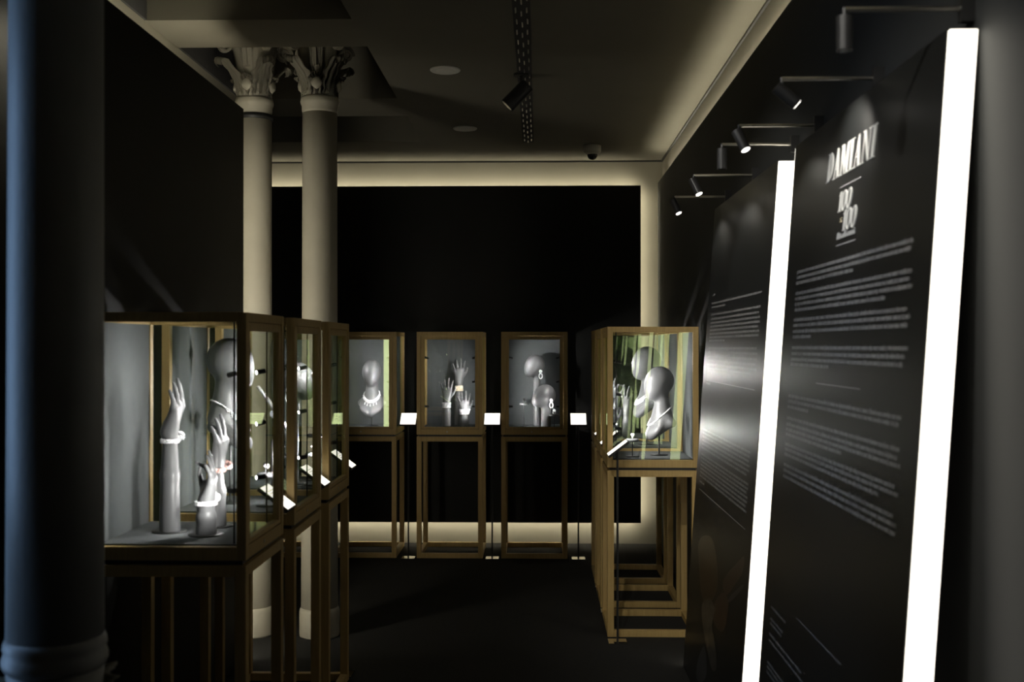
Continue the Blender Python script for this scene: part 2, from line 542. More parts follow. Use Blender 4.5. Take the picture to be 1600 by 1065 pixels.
def necklace(name, bx, style, mat, loc, rz, label):
    bm = bmesh.new()
    z0, drop, rows, n = {'collar': (.274, .075, 2, 60), 'bib': (.272, .095, 3, 60), 'strand': (.270, .110, 0, 70), 'spray': (.274, .088, 4, 60)}[style]
    def hang(th, dz=0.0):
        fr = (1 + math.cos(th)) / 2
        d = Vector((math.sin(th), -math.cos(th), 0))
        z = z0 - drop * fr ** 2.0 - dz
        return Vector(march(bust_sdf, (0, 0.024 - .012 * fr, z), d, 0.01)) + d * .003, fr
    for i in range(n):
        th = 2 * math.pi * i / n
        p, fr = hang(th)
        gem(bm, p, .0042 + .0028 * fr)
        for j in range(1, rows + 1):
            if fr > .45 + .12 * j:
                q, _ = hang(th, .0085 * j)
                gem(bm, q + Vector((rng.uniform(-.0015, .0015), 0, rng.uniform(-.0015, .0015))), .0055)
        if style == 'collar' and i % 3 == 0 and fr > .86:
            for dz in (.030, .040):
                q, _ = hang(th, dz)
                gem(bm, q, .0058)
    o = bmo(name, bm, mat)
    o.location = loc; o.rotation_euler = (0, 0, rz)
    tag(o, label, 'necklace')
    return o

def bracelet(f, zb, style, mat, loc, rz, label, side=0.0):
    bm = bmesh.new()
    rows = {'cuff': 6, 'bangle': 2}[style]
    n = 30
    for j in range(rows):
        for i in range(n):
            th = 2 * math.pi * (i + .5 * (j % 2)) / n
            d = (math.sin(th), -math.cos(th), 0)
            z = zb + (j - (rows - 1) / 2) * .0068
            p = Vector(march(f, (0, 0, z), d, 0.005, .12)) + Vector(d) * .0035
            gem(bm, p, .0056)
    if style == 'bangle':
        d = Vector((math.sin(side), -math.cos(side), 0))
        p = Vector(march(f, (0, 0, zb + .008), d, 0.005, .12))
        for i in range(46):
            v = Vector((rng.gauss(0, 1), rng.gauss(0, 1), rng.gauss(0, 1))).normalized()
            gem(bm, p + d * .009 + v * .014 + Vector((0, 0, .006)), .006)
    o = bmo('bracelet', bm, mat)
    o.location = loc; o.rotation_euler = (0, 0, rz)
    return tag(o, label, 'bracelet')

# ------------------------------------------------------------------ display cases
FL = 0.976           # height of the lined case floor
def make_case():
    t = empty('display_case')
    s = .036
    st = empty('stand'); st.parent = t
    for sx in (-1, 1):
        for sy in (-1, 1):
            x0 = -.25 if sx < 0 else .25 - s; y0 = -.25 if sy < 0 else .25 - s
            boxo('leg', (x0, y0, 0), (x0 + s, y0 + s, .915), 'wood', st, .0015)
    for z0 in (0.0, .915 - s):
        for sgn in (-1, 1):
            y0 = -.25 if sgn < 0 else .25 - s
            boxo('rail', (-.25 + s, y0 + .001, z0), (.25 - s, y0 + s - .001, z0 + s), 'wood', st, .0015)
            boxo('rail', (y0 + .001, -.25 + s, z0), (y0 + s - .001, .25 - s, z0 + s), 'wood', st, .0015)
    boxo('spacer', (-.235, -.235, .915), (.235, .235, .930), 'black', t)
    p = .030
    fr = empty('case_frame'); fr.parent = t
    for sx in (-1, 1):
        for sy in (-1, 1):
            x0 = -.25 if sx < 0 else .25 - p; y0 = -.25 if sy < 0 else .25 - p
            boxo('post', (x0, y0, .93), (x0 + p, y0 + p, 1.705), 'wood', fr, .0012)
    for z0, h in ((.93, .042), (1.705 - p, p)):
        for sgn in (-1, 1):
            y0 = -.25 if sgn < 0 else .25 - p
            boxo('rail', (-.25 + p, y0 + .001, z0), (.25 - p, y0 + p - .001, z0 + h), 'wood', fr, .0012)
            boxo('rail', (y0 + .001, -.25 + p, z0), (y0 + p - .001, .25 - p, z0 + h), 'wood', fr, .0012)
    boxo('top_panel', (-.22, -.22, 1.685), (.22, .22, 1.699), 'black', t)
    boxo('case_floor', (-.2195, -.2195, .95), (.2195, .2195, FL), 'felt', t)
    boxo('back_panel', (-.22, .224, .972), (.22, .240, 1.675), 'felt', t)
    for sx in (-1, 1):
        boxo('side_pane', (sx * .235 - .002, -.22, .972), (sx * .235 + .002, .22, 1.675), 'glass', t)
    dr = empty('door'); dr.parent = t
    dz0, dz1, q = .9745, 1.6735, .026
    for sx in (-1, 1):
        x0 = -.218 if sx < 0 else .218 - q
        boxo('stile', (x0, -.247, dz0), (x0 + q, -.225, dz1), 'wood', dr, .001)
    boxo('door_rail', (-.218 + q, -.247, dz0), (.218 - q, -.225, dz0 + .014), 'wood', dr, .001)
    boxo('door_rail', (-.218 + q, -.247, dz1 - q), (.218 - q, -.225, dz1), 'wood', dr, .001)
    boxo('pane', (-.218 + q, -.238, dz0 + .014), (.218 - q, -.234, dz1 - q), 'glass', dr)
    cylo('lock', (-.02, -.2505, .952), (-.02, -.247, .952), .006, 'steel', dr, 10)
    for sx in (-1, 1):
        ms = empty('spotlight_mast'); ms.parent = t
        cylo('pole', (sx * .205, -.200, FL), (sx * .205, -.200, 1.684), .0028, 'black', ms, 8)
        for z in (1.14, 1.33, 1.51) if sx > 0 else (1.14, 1.51):
            a = Vector((sx * .205, -.200, z)); b = a + Vector((-sx * .022, .012, 0))
            tgt = Vector((-sx * .06, .10, z - .07 if z > 1.3 else z - .02))
            d = (tgt - b).normalized()
            bm = bmesh.new()
            cyl(bm, a, b, .0016, n=6); cyl(bm, b - d * .012, b + d * .020, .0085, n=12)
            bmo('spot_head', bm, 'black', ms)
            cylo('lens', b + d * .020, b + d * .0212, .0068, 'lens', ms, 12)
            spot('case_lamp', b + d * .024, b + d, CASE_W, 105, ms, 0.8, .008)
    return t

ORD = ['nearest', 'middle', 'farthest']
proto = make_case()
cases = {}
spots_ = []
for i, y in enumerate((3.62, 4.29, 4.96)):
    spots_.append(('L%d' % i, -1.162, y, R(90), ['display case of three bracelet hands, nearest in the left row', 'display case with a draped bust, second in the left row', 'display case farthest along the left row, beside the pale columns'][i], 'display cases of the left row'))
for i, y in enumerate((6.25, 6.92, 7.59)):
    spots_.append(('R%d' % i, .627, y, R(-90), ['display case nearest in the right row, full of green reflections', 'second display case in the right row, behind the first bust', 'last display case of the right row, holding the ring hands'][i], 'display cases of the right row'))
for i, x in enumerate((-1.965, -1.325, -.672, -.034)):
    spots_.append(('F%d' % i, x, 8.44, 0.0, ['far row display case hidden behind the columns at left', 'far row display case with a frontal bust and white necklace', 'far row display case with three open hands', 'far row display case with two heads wearing earrings'][i], 'display cases along the far wall'))
for i, (k, x, y, rz, lab, grp) in enumerate(spots_):
    c = proto if i == 0 else copy_tree(proto)
    c.location = (x, y, 0); c.rotation_euler = (0, 0, rz)
    tag(c, lab, 'display case', grp)
    cases[k] = (x, y, rz)

dim = {}
def trim_lamps(root, level, off_side=None, off_level=0):
    """far cases run dimmer; some masts are switched off"""
    for ms in [c for c in root.children if c.name.startswith('spotlight_mast')]:
        poles = [c for c in ms.children if c.name.startswith('pole')]
        side = 1 if sum(v.co.x for v in poles[0].data.vertices) > 0 else -1
        for c in list(ms.children):
            if c.type == 'LIGHT':
                if side == off_side and not off_level:
                    bpy.data.objects.remove(c)
                else:
                    lv = off_level if side == off_side else level
                    if lv not in dim:
                        dim[lv] = c.data.copy(); dim[lv].energy = CASE_W * lv
                    c.data = dim[lv]
            elif c.name.startswith('lens') and side == off_side and not off_level:
                c.material_slots[0].link = 'OBJECT'
                c.material_slots[0].material = M['smoke']

case_roots = {k: o for k, o in zip([q[0] for q in spots_], [o for o in COL.objects if o.name.startswith('display_case')])}
trim_lamps(case_roots['F0'], .4)
trim_lamps(case_roots['F1'], .62)
trim_lamps(case_roots['F2'], .6, -1)
trim_lamps(case_roots['F3'], 1.35, 1, .22)
trim_lamps(case_roots['L1'], 1.6)
trim_lamps(case_roots['R2'], .9)
trim_lamps(case_roots['R0'], 1.2)

def at(k, lx, ly, z=FL):
    """a place inside case k, in the case's own left/right and depth"""
    x, y, rz = cases[k]
    v = Matrix.Rotation(rz, 3, 'Z') @ Vector((lx, ly, 0))
    return (x + v.x, y + v.y, z), rz

# ------------------------------------------------------------------ things inside the cases
def put_bust(k, lx, ly, drz, label, nstyle, nmat_, nlabel, lift=.02, sc_=1.0):
    loc, rz = at(k, lx, ly)
    t = empty('mannequin_bust', loc, rz + drz)
    o = link('body', BUST, None, t); o.location = (0, 0, lift)
    latheo('foot', [(.055, 0), (.055, .004), (.010, .006), (.006, .010)], 'black', t, 24)
    cylo('stem', (0, .0, .005), (0, .0, .15 + lift), .005, 'black', t, 10)
    t.scale = (sc_,) * 3
    tag(t, label, 'bust', 'charcoal mannequin busts')
    if nstyle:
        nk = necklace('necklace', t, nstyle, nmat_, (loc[0], loc[1], loc[2] + lift * sc_), rz + drz, nlabel)
        nk.scale = (sc_,) * 3

def put_hand(k, lx, ly, H, pose, drz, label, plate=True):
    loc, rz = at(k, lx, ly)
    me, f = hand_mesh(H, pose)
    t = empty('display_hand', loc, rz + drz)
    bm = bmesh.new(); bm.from_mesh(me)
    bmesh.ops.bisect_plane(bm, geom=bm.verts[:] + bm.edges[:] + bm.faces[:], plane_co=(0, 0, .003), plane_no=(0, 0, -1), clear_outer=True)
    me2 = bpy.data.meshes.new('hand'); bm.to_mesh(me2); bm.free()
    if not me2.materials: me2.materials.append(M['manq'])
    link('hand', me2, None, t)
    if plate: latheo('foot_plate', [(.058, 0), (.058, .003), (.03, .004)], 'black', t, 28)
    tag(t, label, 'display hand', 'charcoal display hands')
    return loc, rz + drz, f

def ring_stand(k, lx, ly, h, label, rlabel):
    loc, rz = at(k, lx, ly)
    t = empty('ring_stand', loc, rz)
    latheo('foot', [(.040, 0), (.040, .003), (.004, .004)], 'black', t, 20)
    cylo('stem', (0, 0, .003), (0, 0, h), .003, 'black', t, 8)
    latheo('disc', [(.003, h), (.036, h), (.038, h + .008), (.032, h + .016), (.004, h + .017)], 'manq', t, 24)
    tag(t, label, 'ring stand', 'small disc ring stands')
    bm = bmesh.new()
    bmesh.ops.create_circle(bm, segments=4, radius=.0001)
    bm.clear()
    n = 18
    for i in range(n):
        a0, a1 = 2 * math.pi * i / n, 2 * math.pi * (i + 1) / n
        cyl(bm, (.010 * math.cos(a0), 0, .010 * math.sin(a0) + .011), (.010 * math.cos(a1), 0, .010 * math.sin(a1) + .011), .0016, n=6, cap=False)
    for i in range(14):
        v = Vector((rng.gauss(0, 1), rng.gauss(0, 1), rng.gauss(0, 1))).normalized() * .008
        gem(bm, Vector((0, 0, .026)) + v, .006)
    o = bmo('ring', bm, 'diamond')
    o.location = (loc[0], loc[1], loc[2] + h + .0165); o.rotation_euler = (0, 0, rz)
    tag(o, rlabel, 'ring', 'rings on disc stands')

def earring(loc, rz, label):
    bm = bmesh.new()
    for i in range(10):
        a = 2 * math.pi * i / 10
        gem(bm, (.010 * math.cos(a), 0, .010 * math.sin(a)), .006)
    gem(bm, (0, -.002, 0), .008)
    for i in range(16):
        a = 2 * math.pi * i / 16
        gem(bm, (.014 * math.cos(a), 0, -.036 + .020 * math.sin(a)), .006)
    o = bmo('earring', bm, 'diamond')
    o.location = loc; o.rotation_euler = (0, 0, rz)
    tag(o, label, 'earring', 'drop earrings')

# left row
l, r, f = put_hand('L0', .01, .078, .53, 'profile', 0, 'tallest charcoal display hand in the nearest left case, one finger raised')
bracelet(f, .305, 'bangle', 'diamond', l, r, 'diamond bracelet on the tallest hand of the nearest left case', .6)
l, r, f = put_hand('L0', -.045, -.062, .29, 'crossed', R(20), 'shortest charcoal display hand in the nearest left case, fingers crossed')
bracelet(f, .105, 'bangle', 'diamond', l, r, 'diamond bracelet on the shortest hand of the nearest left case', .7)
l, r, f = put_hand('L0', .125, -.045, .40, 'crossed', R(-10), 'medium charcoal display hand at the back of the nearest left case')
bracelet(f, .195, 'bangle', 'pink', l, r, 'rose coloured bracelet on the medium hand of the nearest left case', .7)
put_bust('L1', .01, .065, R(8), 'charcoal bust facing the aisle in the second left case', 'spray', 'diamond', 'wide diamond collar on the bust of the second left case', .135)

def bracelet_ramp(k, lx, ly, label, blabel):
    loc, rz = at(k, lx, ly)
    t = empty('bracelet_ramp', loc, rz)
    latheo('foot', [(.05, 0), (.05, .004), (.004, .005)], 'black', t, 24)
    cylo('stem', (0, .02, .004), (0, .02, .24), .004, 'black', t, 8)
    n = 18; v = []; fc = []
    pts = []
    for i in range(n + 1):
        u = i / n
        pts.append((0.075 - .15 * u - .02 * math.sin(u * 3.14), .46 - .27 * u - .03 * u * u))
    for i, (y, z) in enumerate(pts):
        for x in (-.017, .017):
            for dd in (0, .009):
                v.append((x, y + dd * .8, z - dd * .6))
    for i in range(n):
        a = i * 4; b = a + 4
        fc += [(a, b, b + 2, a + 2), (a + 1, a + 3, b + 3, b + 1), (a, a + 1, b + 1, b), (a + 2, b + 2, b + 3, a + 3)]
    fc += [(0, 2, 3, 1), (n * 4, n * 4 + 1, n * 4 + 3, n * 4 + 2)]
    pyo('ramp', v, fc, 'ramp', t, True)
    tag(t, label, 'bracelet ramp')
    bm = bmesh.new()
    for i in range(60):
        u = .30 + .66 * i / 60
        y = 0.075 - .15 * u - .02 * math.sin(u * 3.14); z = .46 - .27 * u - .03 * u * u
        for x in (-.006, 0, .006):
            gem(bm, (x, y - .005, z + .004), .0042)
    for i in range(30):
        w_ = Vector((rng.gauss(0, 1), rng.gauss(0, 1), rng.gauss(0, 1))).normalized() * .013
        gem(bm, Vector((0, .012, .345)) + w_, .006)
    o = bmo('bracelet', bm, 'diamond'); o.location = loc; o.rotation_euler = (0, 0, rz)
    tag(o, blabel, 'bracelet')
bracelet_ramp('L1', .14, -.09, 'grey leatherette bracelet ramp curving down in the second left case', 'diamond strap bracelet lying on the curved grey ramp')
ring_stand('L1', .06, -.13, .175, 'low disc ring stand under the grey ramp in the second left case', 'diamond ring on the low stand in the second left case')
ring_stand('L1', -.07, -.10, .115, 'shortest disc ring stand near the door of the second left case', 'diamond ring on the shortest stand of the second left case')

def put_neckhead(k, lx, ly, me, drz, label, s=1.0):
    loc, rz = at(k, lx, ly)
    t = empty('earring_mannequin', loc, rz + drz)
    bm = bmesh.new(); bm.from_mesh(me)
    bmesh.ops.bisect_plane(bm, geom=bm.verts[:] + bm.edges[:] + bm.faces[:], plane_co=(0, 0, .002), plane_no=(0, 0, -1), clear_outer=True)
    me2 = bpy.data.meshes.new('head'); bm.to_mesh(me2); bm.free()
    if not me2.materials: me2.materials.append(M['manq'])
    link('head', me2, None, t)
    latheo('foot', [(.05, 0), (.05, .003), (.03, .004)], 'black', t, 28)
    tag(t, label, 'display head', 'charcoal earring heads')
    return loc, rz + drz

def ear_at(loc, rz, f, z, fy, side, label):
    p = Vector(march(f, (0, fy, z), (side, 0, 0), 0.0)) + Vector((side * .008, 0, 0))
    v = Matrix.Rotation(rz, 3, 'Z') @ p
    earring((loc[0] + v.x, loc[1] + v.y, loc[2] + v.z), rz + R(90), label)

l, r = put_neckhead('L2', -.05, -.06, HEAD_A, R(0), 'tall necked charcoal head in the farthest left case')
ear_at(l, r, neckhead_sdf_a, .425, .02, -1, 'drop earring on the head in the farthest left case')
ring_stand('L2', .07, -.12, .20, 'disc ring stand in the farthest left case', 'diamond ring on the stand in the farthest left case')
ring_stand('L2', -.10, -.15, .13, 'lower disc ring stand by the door of the farthest left case', 'diamond ring on the lower stand of the farthest left case')

# right row
put_bust('R0', .01, .06, R(14), 'charcoal bust turned to the aisle in the nearest right case', 'strand', 'diamond', 'slender diamond necklace on the front bust of the right row', .025, .93)
ring_stand('R0', .10, -.10, .085, 'low disc ring stand beside the front bust of the right row', 'ring on the low stand beside the front right bust')
put_bust('R1', .0, .055, R(10), 'charcoal bust behind the front one, in the second right case', 'bib', 'diamond', 'diamond necklace on the rear bust of the right row', .10)
l, r, f = put_hand('R2', .10, -.02, .36, 'ring', R(40), 'tallest ring hand in the last right case')
l, r, f = put_hand('R2', .00, -.10, .43, 'ring', R(30), 'ring hand with a long wrist near the middle of the last right case')
l, r, f = put_hand('R2', -.12, -.06, .27, 'ring', R(35), 'shortest ring hand in the last right case')
l, r, f = put_hand('R1', -.14, -.155, .30, 'ring', R(40), 'ring hand by the door of the second right case')

# far row
put_bust('F1', .02, .02, 0, 'charcoal frontal bust in the far case with the white necklace', 'collar', 'diamond', 'white diamond collar necklace on the frontal far bust', .0)
l, r, f = put_hand('F2', -.042, -.03, .385, 'open', R(-8), 'open hand at left in the far case of three hands', False)
bracelet(f, .165, 'cuff', 'diamond', l, r, 'wide diamond cuff on the left hand of the far case')
l, r, f = put_hand('F2', .045, .09, .535, 'open', R(6), 'tallest open hand in the far case of three hands', False)
bracelet(f, .29, 'cuff', 'gold', l, r, 'pale gold cuff on the tallest hand of the far case')
l, r, f = put_hand('F2', .095, -.05, .285, 'open', R(10), 'shortest open hand at right in the far case of three hands', False)
bracelet(f, .115, 'cuff', 'diamond', l, r, 'wide diamond cuff on the shortest hand of the far case')
l, r = put_neckhead('F3', .005, .06, HEAD_A, R(-66), 'tall necked head facing left in the far case of earrings')
ear_at(l, r, neckhead_sdf_a, .425, .025, 1, 'diamond drop earring on the taller far head')
l, r = put_neckhead('F3', .075, -.03, HEAD_B, R(-66), 'short necked bowed head in the far case of earrings')
ear_at(l, r, neckhead_sdf_b, .205, .03, 1, 'diamond drop earring on the shorter far head')
ring_stand('F3', -.080, .02, .165, 'taller disc ring stand at left in the far case of earrings', 'ring on the taller stand in the far case of earrings')
ring_stand('F3', .152, -.10, .085, 'lower disc ring stand at right in the far case of earrings', 'ring on the lower stand in the far case of earrings')

# ------------------------------------------------------------------ lit label stands
def make_label():
    t = empty('label_stand')
    boxo('base_plate', (-.05, -.05, 0), (.05, .05, .005), 'mirror', t, .001)
    cylo('pole', (0, .0, .005), (0, .0, 1.045), .006, 'black', t, 10)
    a = R(37)
    rot = Matrix.Rotation(a, 4, 'X')
    def tb(name, lo, hi, mat, par):
        bm = bmesh.new(); box(bm, lo, hi); bmesh.ops.transform(bm, matrix=Matrix.Translation((0, 0, 1.047)) @ rot, verts=bm.verts)
        return bmo(name, bm, mat, par)
    pl_ = tb('label_tray', (-.062, -.067, -.010), (.062, .067, .003), 'black', t)
    tb('label_face', (-.058, -.063, .003), (.058, .063, .005), 'label', pl_)
    bm = bmesh.new()
    for i in range(6):
        box(bm, (-.045, .034 - i * .012, .005), (.045 - .025 * (i % 3 == 2), .036 - i * .012, .0053))
    bmesh.ops.transform(bm, matrix=Matrix.Translation((0, 0, 1.047)) @ rot, verts=bm.verts)
    bmo('label_print', bm, 'ink', pl_)
    return t
lp = make_label()
LAB = []
for i, y in enumerate((3.955, 4.625, 5.29)):
    LAB.append((-.955, y, R(90), ['lit label stand in the gap after the nearest left case', 'lit label stand in the gap after the second left case', 'lit label stand past the end of the left row'][i], 'label stands of the left row'))
for i, y in enumerate((5.90, 6.585, 7.255)):
    LAB.append((.425, y, R(-90), ['lit label stand in front of the nearest right case', 'lit label stand after the nearest right case', 'lit label stand before the last right case'][i], 'label stands of the right row'))
for i, x in enumerate((-1.645, -.985, -.352, .297)):
    LAB.append((x, 8.20, 0, ['lit label stand at the left end of the far row', 'lit label stand right of the frontal far bust case', 'lit label stand between the hand case and the head case', 'lit label stand right of the far head case'][i], 'label stands of the far row'))
for i, (x, y, rz, lab, g) in enumerate(LAB):
    o = lp if i == 0 else copy_tree(lp)
    o.location = (x, y, 0); o.rotation_euler = (0, 0, rz)
    tag(o, lab, 'label stand', g)

# ------------------------------------------------------------------ cast-iron columns
def leaf_mesh(wid, ln, curl, n=14, lean=.07, cols=13):
    """an acanthus leaf rising along z and curling out along +x, with raised veins and scalloped edges"""
    bm = bmesh.new()
    rows = []
    for i in range(n + 1):
        u = i / n
        if u < .72:
            q = u / .72
            z = ln * q; x = lean * q ** 2.3
        else:
            a = (u - .72) / .28 * R(235)
            z = ln + curl * math.sin(a); x = lean + curl * (1 - math.cos(a))
        wd = wid * (1 - .52 * u ** 2.5) * (1 + .14 * math.cos(u * 26))
        row = []
        for j in range(cols):
            t_ = -1 + 2 * j / (cols - 1)
            rid = .0085 * math.cos(t_ * 4 * math.pi) * (1 - .3 * u) + .006 * (1 - abs(t_))
            row.append(bm.verts.new((x + rid - .022 * t_ * t_, t_ * wd, z + .012 * (1 - abs(t_)) * u)))
        rows.append(row)
    for a, b in zip(rows, rows[1:]):
        for j in range(cols - 1):
            bm.faces.new((a[j], a[j + 1], b[j + 1], b[j]))
    bmesh.ops.solidify(bm, geom=bm.faces[:], thickness=.006)
    me = bpy.data.meshes.new('leaf'); bm.to_mesh(me); bm.free()
    me.polygons.foreach_set('use_smooth', [True] * len(me.polygons))
    return me

def volute_mesh(r0, turns=2.0, wid=.028):
    bm = bmesh.new(); prev = None; N = 34
    for i in range(N + 1):
        u = i / N
        a = u * turns * 2 * math.pi
        r = r0 * (1 - .86 * u)
        th = .0085 * (1 - .35 * u)
        c, s_ = math.cos(a), math.sin(a)
        ring = [bm.verts.new((rr * c, y, rr * s_)) for rr, y in ((r - th, -wid / 2), (r + th, -wid / 2), (r + th, wid / 2), (r - th, wid / 2))]
        if prev:
            for k in range(4):
                bm.faces.new((prev[k], prev[(k + 1) % 4], ring[(k + 1) % 4], ring[k]))
        prev = ring
    cyl(bm, (0, -wid * .62, 0), (0, wid * .62, 0), r0 * .26, n=12)
    me = bpy.data.meshes.new('volute'); bm.to_mesh(me); bm.free()
    return me

LEAF_BIG = leaf_mesh(.062, .160, .024, 18, .085, 19)
LEAF_LOW = leaf_mesh(.054, .095, .012, 14, .020, 19)
LEAF_MID = leaf_mesh(.024, .17, .012, 12, .035)
LEAF_ROS = leaf_mesh(.026, .060, .010, 8, .012, 7)
VOL = volute_mesh(.046)
for me in (LEAF_BIG, LEAF_LOW, LEAF_MID, LEAF_ROS, VOL): me.materials.append(M['iron'])

def column(loc, label, rot=R(0), clamp=False):
    t = empty('iron_column', loc, rot)
    latheo('pedestal', [(.108, 0), (.110, .01), (.110, .135), (.107, .15), (.101, .16)], 'iron', t, 40)
    latheo('shaft', [(.101, .158), (.098, 1.2), (.095, 2.90)], 'iron', t, 48)
    latheo('neck_ring', [(.094, 2.88), (.098, 2.90), (.099, 2.925), (.104, 2.935), (.107, 2.947), (.104, 2.960), (.101, 2.972)], 'iron', t, 48)
    cap = latheo('capital', [(.094, 2.965), (.092, 3.0), (.095, 3.10), (.105, 3.20), (.128, 3.31), (.150, 3.37)], 'iron', t, 40)
    bm = bmesh.new()
    prof = []
    for q in range(4):
        for s in np.linspace(-.80, .80, 9):
            a = q * math.pi / 2 + math.pi / 4
            ang = a - math.pi / 4 + math.pi / 4 * (s / .8) * .9
            rr = .165 + .085 * (abs(s) / .8) ** 3
            prof.append((rr * math.cos(ang), rr * math.sin(ang)))
    for z0, z1, k in ((3.37, 3.405, .96), (3.405, 3.45, 1.05), (3.45, 3.499, 1.0)):
        A = [bm.verts.new((x * k, y * k, z0)) for x, y in prof]; B = [bm.verts.new((x * k, y * k, z1)) for x, y in prof]
        n = len(prof)
        for i in range(n): bm.faces.new((A[i], A[(i + 1) % n], B[(i + 1) % n], B[i]))
        bm.faces.new(A[::-1]); bm.faces.new(B)
    bmo('abacus', bm, 'iron', t)
    for q in range(4):
        a = q * math.pi / 2 + math.pi / 4
        o = link('acanthus_leaf', LEAF_BIG, None, cap); o.location = (.088 * math.cos(a), .088 * math.sin(a), 2.985); o.rotation_euler = (0, 0, a)
        o = link('volute', VOL, None, cap); o.location = (.176 * math.cos(a), .176 * math.sin(a), 3.245); o.rotation_euler = (0, 0, a)
        b = q * math.pi / 2
        o = link('acanthus_leaf', LEAF_LOW, None, cap); o.location = (.090 * math.cos(b), .090 * math.sin(b), 2.975); o.rotation_euler = (0, 0, b)
        o = link('acanthus_leaf', LEAF_MID, None, cap); o.location = (.098 * math.cos(b), .098 * math.sin(b), 3.13); o.rotation_euler = (0, 0, b)
        for s in (-1, 1):
            c = b + s * R(17)
            o = link('acanthus_leaf', LEAF_MID, None, cap); o.location = (.094 * math.cos(c), .094 * math.sin(c), 3.10); o.rotation_euler = (0, 0, c)
            c = b + s * R(26)
            o = link('volute', VOL, None, cap); o.scale = (.62, .62, .62)
            o.location = (.132 * math.cos(c), .132 * math.sin(c), 3.262); o.rotation_euler = (0, 0, b + R(90))
        bm = bmesh.new()
        bmesh.ops.create_icosphere(bm, subdivisions=2, radius=.030)
        for v in bm.verts:
            v.co *= 1 + .10 * math.cos(8 * math.atan2(v.co.y, v.co.z))
        o = bmo('shell_boss', bm, 'iron', cap, True); o.location = (.104 * math.cos(b), .104 * math.sin(b), 3.035); o.rotation_euler = (0, 0, b); o.scale = (.55, 1, 1.1)
    if clamp:
        latheo('clamp_ring', [(.096, 2.852), (.103, 2.852), (.103, 2.880), (.096, 2.880)], 'black', t, 40)
    tag(t, label, 'column', 'twin columns behind the left row')
column((-1.585, 6.02, 0), 'pale iron column half hidden by the black partition, leaf capital on top', R(-8), True)
column((-1.214, 6.00, 0), 'pale iron column with leaf capital, right one of the twin pair', R(1))

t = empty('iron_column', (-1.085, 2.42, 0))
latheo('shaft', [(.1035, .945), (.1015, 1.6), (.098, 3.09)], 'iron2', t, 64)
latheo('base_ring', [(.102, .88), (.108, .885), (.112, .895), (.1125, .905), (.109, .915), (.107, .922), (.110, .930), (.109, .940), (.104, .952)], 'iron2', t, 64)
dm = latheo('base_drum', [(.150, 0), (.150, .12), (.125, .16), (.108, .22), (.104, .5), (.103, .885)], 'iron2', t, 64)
for k in range(4):
    a = R(-62) + k * math.pi / 2
    for i in range(7):
        b = i * 2 * math.pi / 7
        o = link('rosette_leaf', LEAF_ROS.copy() if False else LEAF_ROS, None, dm)
        o.matrix_local = Matrix.Rotation(a, 4, 'Z') @ Matrix.Translation((.103, 0, .82)) @ Matrix.Rotation(b, 4, 'X') @ Matrix.Scale(.72, 4)
    bm = bmesh.new(); bmesh.ops.create_icosphere(bm, subdivisions=2, radius=.014)
    o = bmo('rosette_boss', bm, 'iron2', dm, True); o.matrix_local = Matrix.Rotation(a, 4, 'Z') @ Matrix.Translation((.112, 0, .82))
tag(t, 'blue lit grey iron column in the left foreground, rosettes on its base', 'column')

# ------------------------------------------------------------------ leaning text panels
PX0, SL = 0.833, 0.07          # panel front plane:  x = PX0 + SL * (z - CAMH)
PZT = CAMH + 0.683
def pz(px, py):
    """photo pixel on the panel plane -> (depth, height relative to the camera)"""
    v = VPY - py
    y = FPX * PX0 / (px - VPX - SL * v)
    return y, v * y / FPX
def ppt(y, h, off=0.0):
    return (PX0 + SL * h - off, y, CAMH + h)

def leaning_box(name, y0, y1, mat, parent, h0=-CAMH, h1=0.683, th=.062, d0=0.0):
    v = [(PX0 + SL * h + d, y, CAMH + h) for y in (y0, y1) for h in (h0, h1) for d in (d0, th)]
    # order y, h, d
    f = [(0, 1, 3, 2), (4, 6, 7, 5), (0, 4, 5, 1), (2, 3, 7, 6), (0, 2, 6, 4), (1, 5, 7, 3)]
    return pyo(name, v, f, mat, parent)

def quads(name, qs, mat, parent, off=.0008, th=None):
    """flat print on the panel: list of polygons of (depth, height)"""
    v = []; f = []
    for q in qs:
        b = len(v)
        v += [ppt(y, h, off) for y, h in q]
        f.append(tuple(range(b, b + len(q))))
        if th:
            n = len(q)
            v += [ppt(y, h, 0) for y, h in q]
            for i in range(n):
                f.append((b + i, b + (i + 1) % n, b + n + (i + 1) % n, b + n + i))
    return pyo(name, v, f, mat, parent)

def text_line(yl, yr, h, frac, size, seed, mat='print', parent=None):
    """a line of small illegible print from depth yl (left) to yr (right)"""
    rg = random.Random(seed)
    qs = []
    L = (yl - yr) * frac
    s = 0.0
    x = size * .62
    def stroke(a, b, z0, z1): qs.append([(yl - a, h + z0), (yl - b, h + z0), (yl - b, h + z1), (yl - a, h + z1)])
    while s < L:
        nl = rg.choice((2, 3, 4, 5, 6, 7, 8, 9))
        for _ in range(nl):
            if s > L: break
            k = rg.random()
            w_ = size * .40
            stroke(s, s + size * .11, 0, size if k < .16 else x)
            if k < .7: stroke(s + w_ * .7, s + w_ * .7 + size * .11, -size * .25 if k < .06 else 0, x)
            if k > .25: stroke(s, s + w_ * .8, x - size * .10, x)
            if k > .45: stroke(s, s + w_ * .8, 0, size * .10)
            s += w_ + size * .10
        s += size * .30
    return quads('text_line', qs, mat, parent)

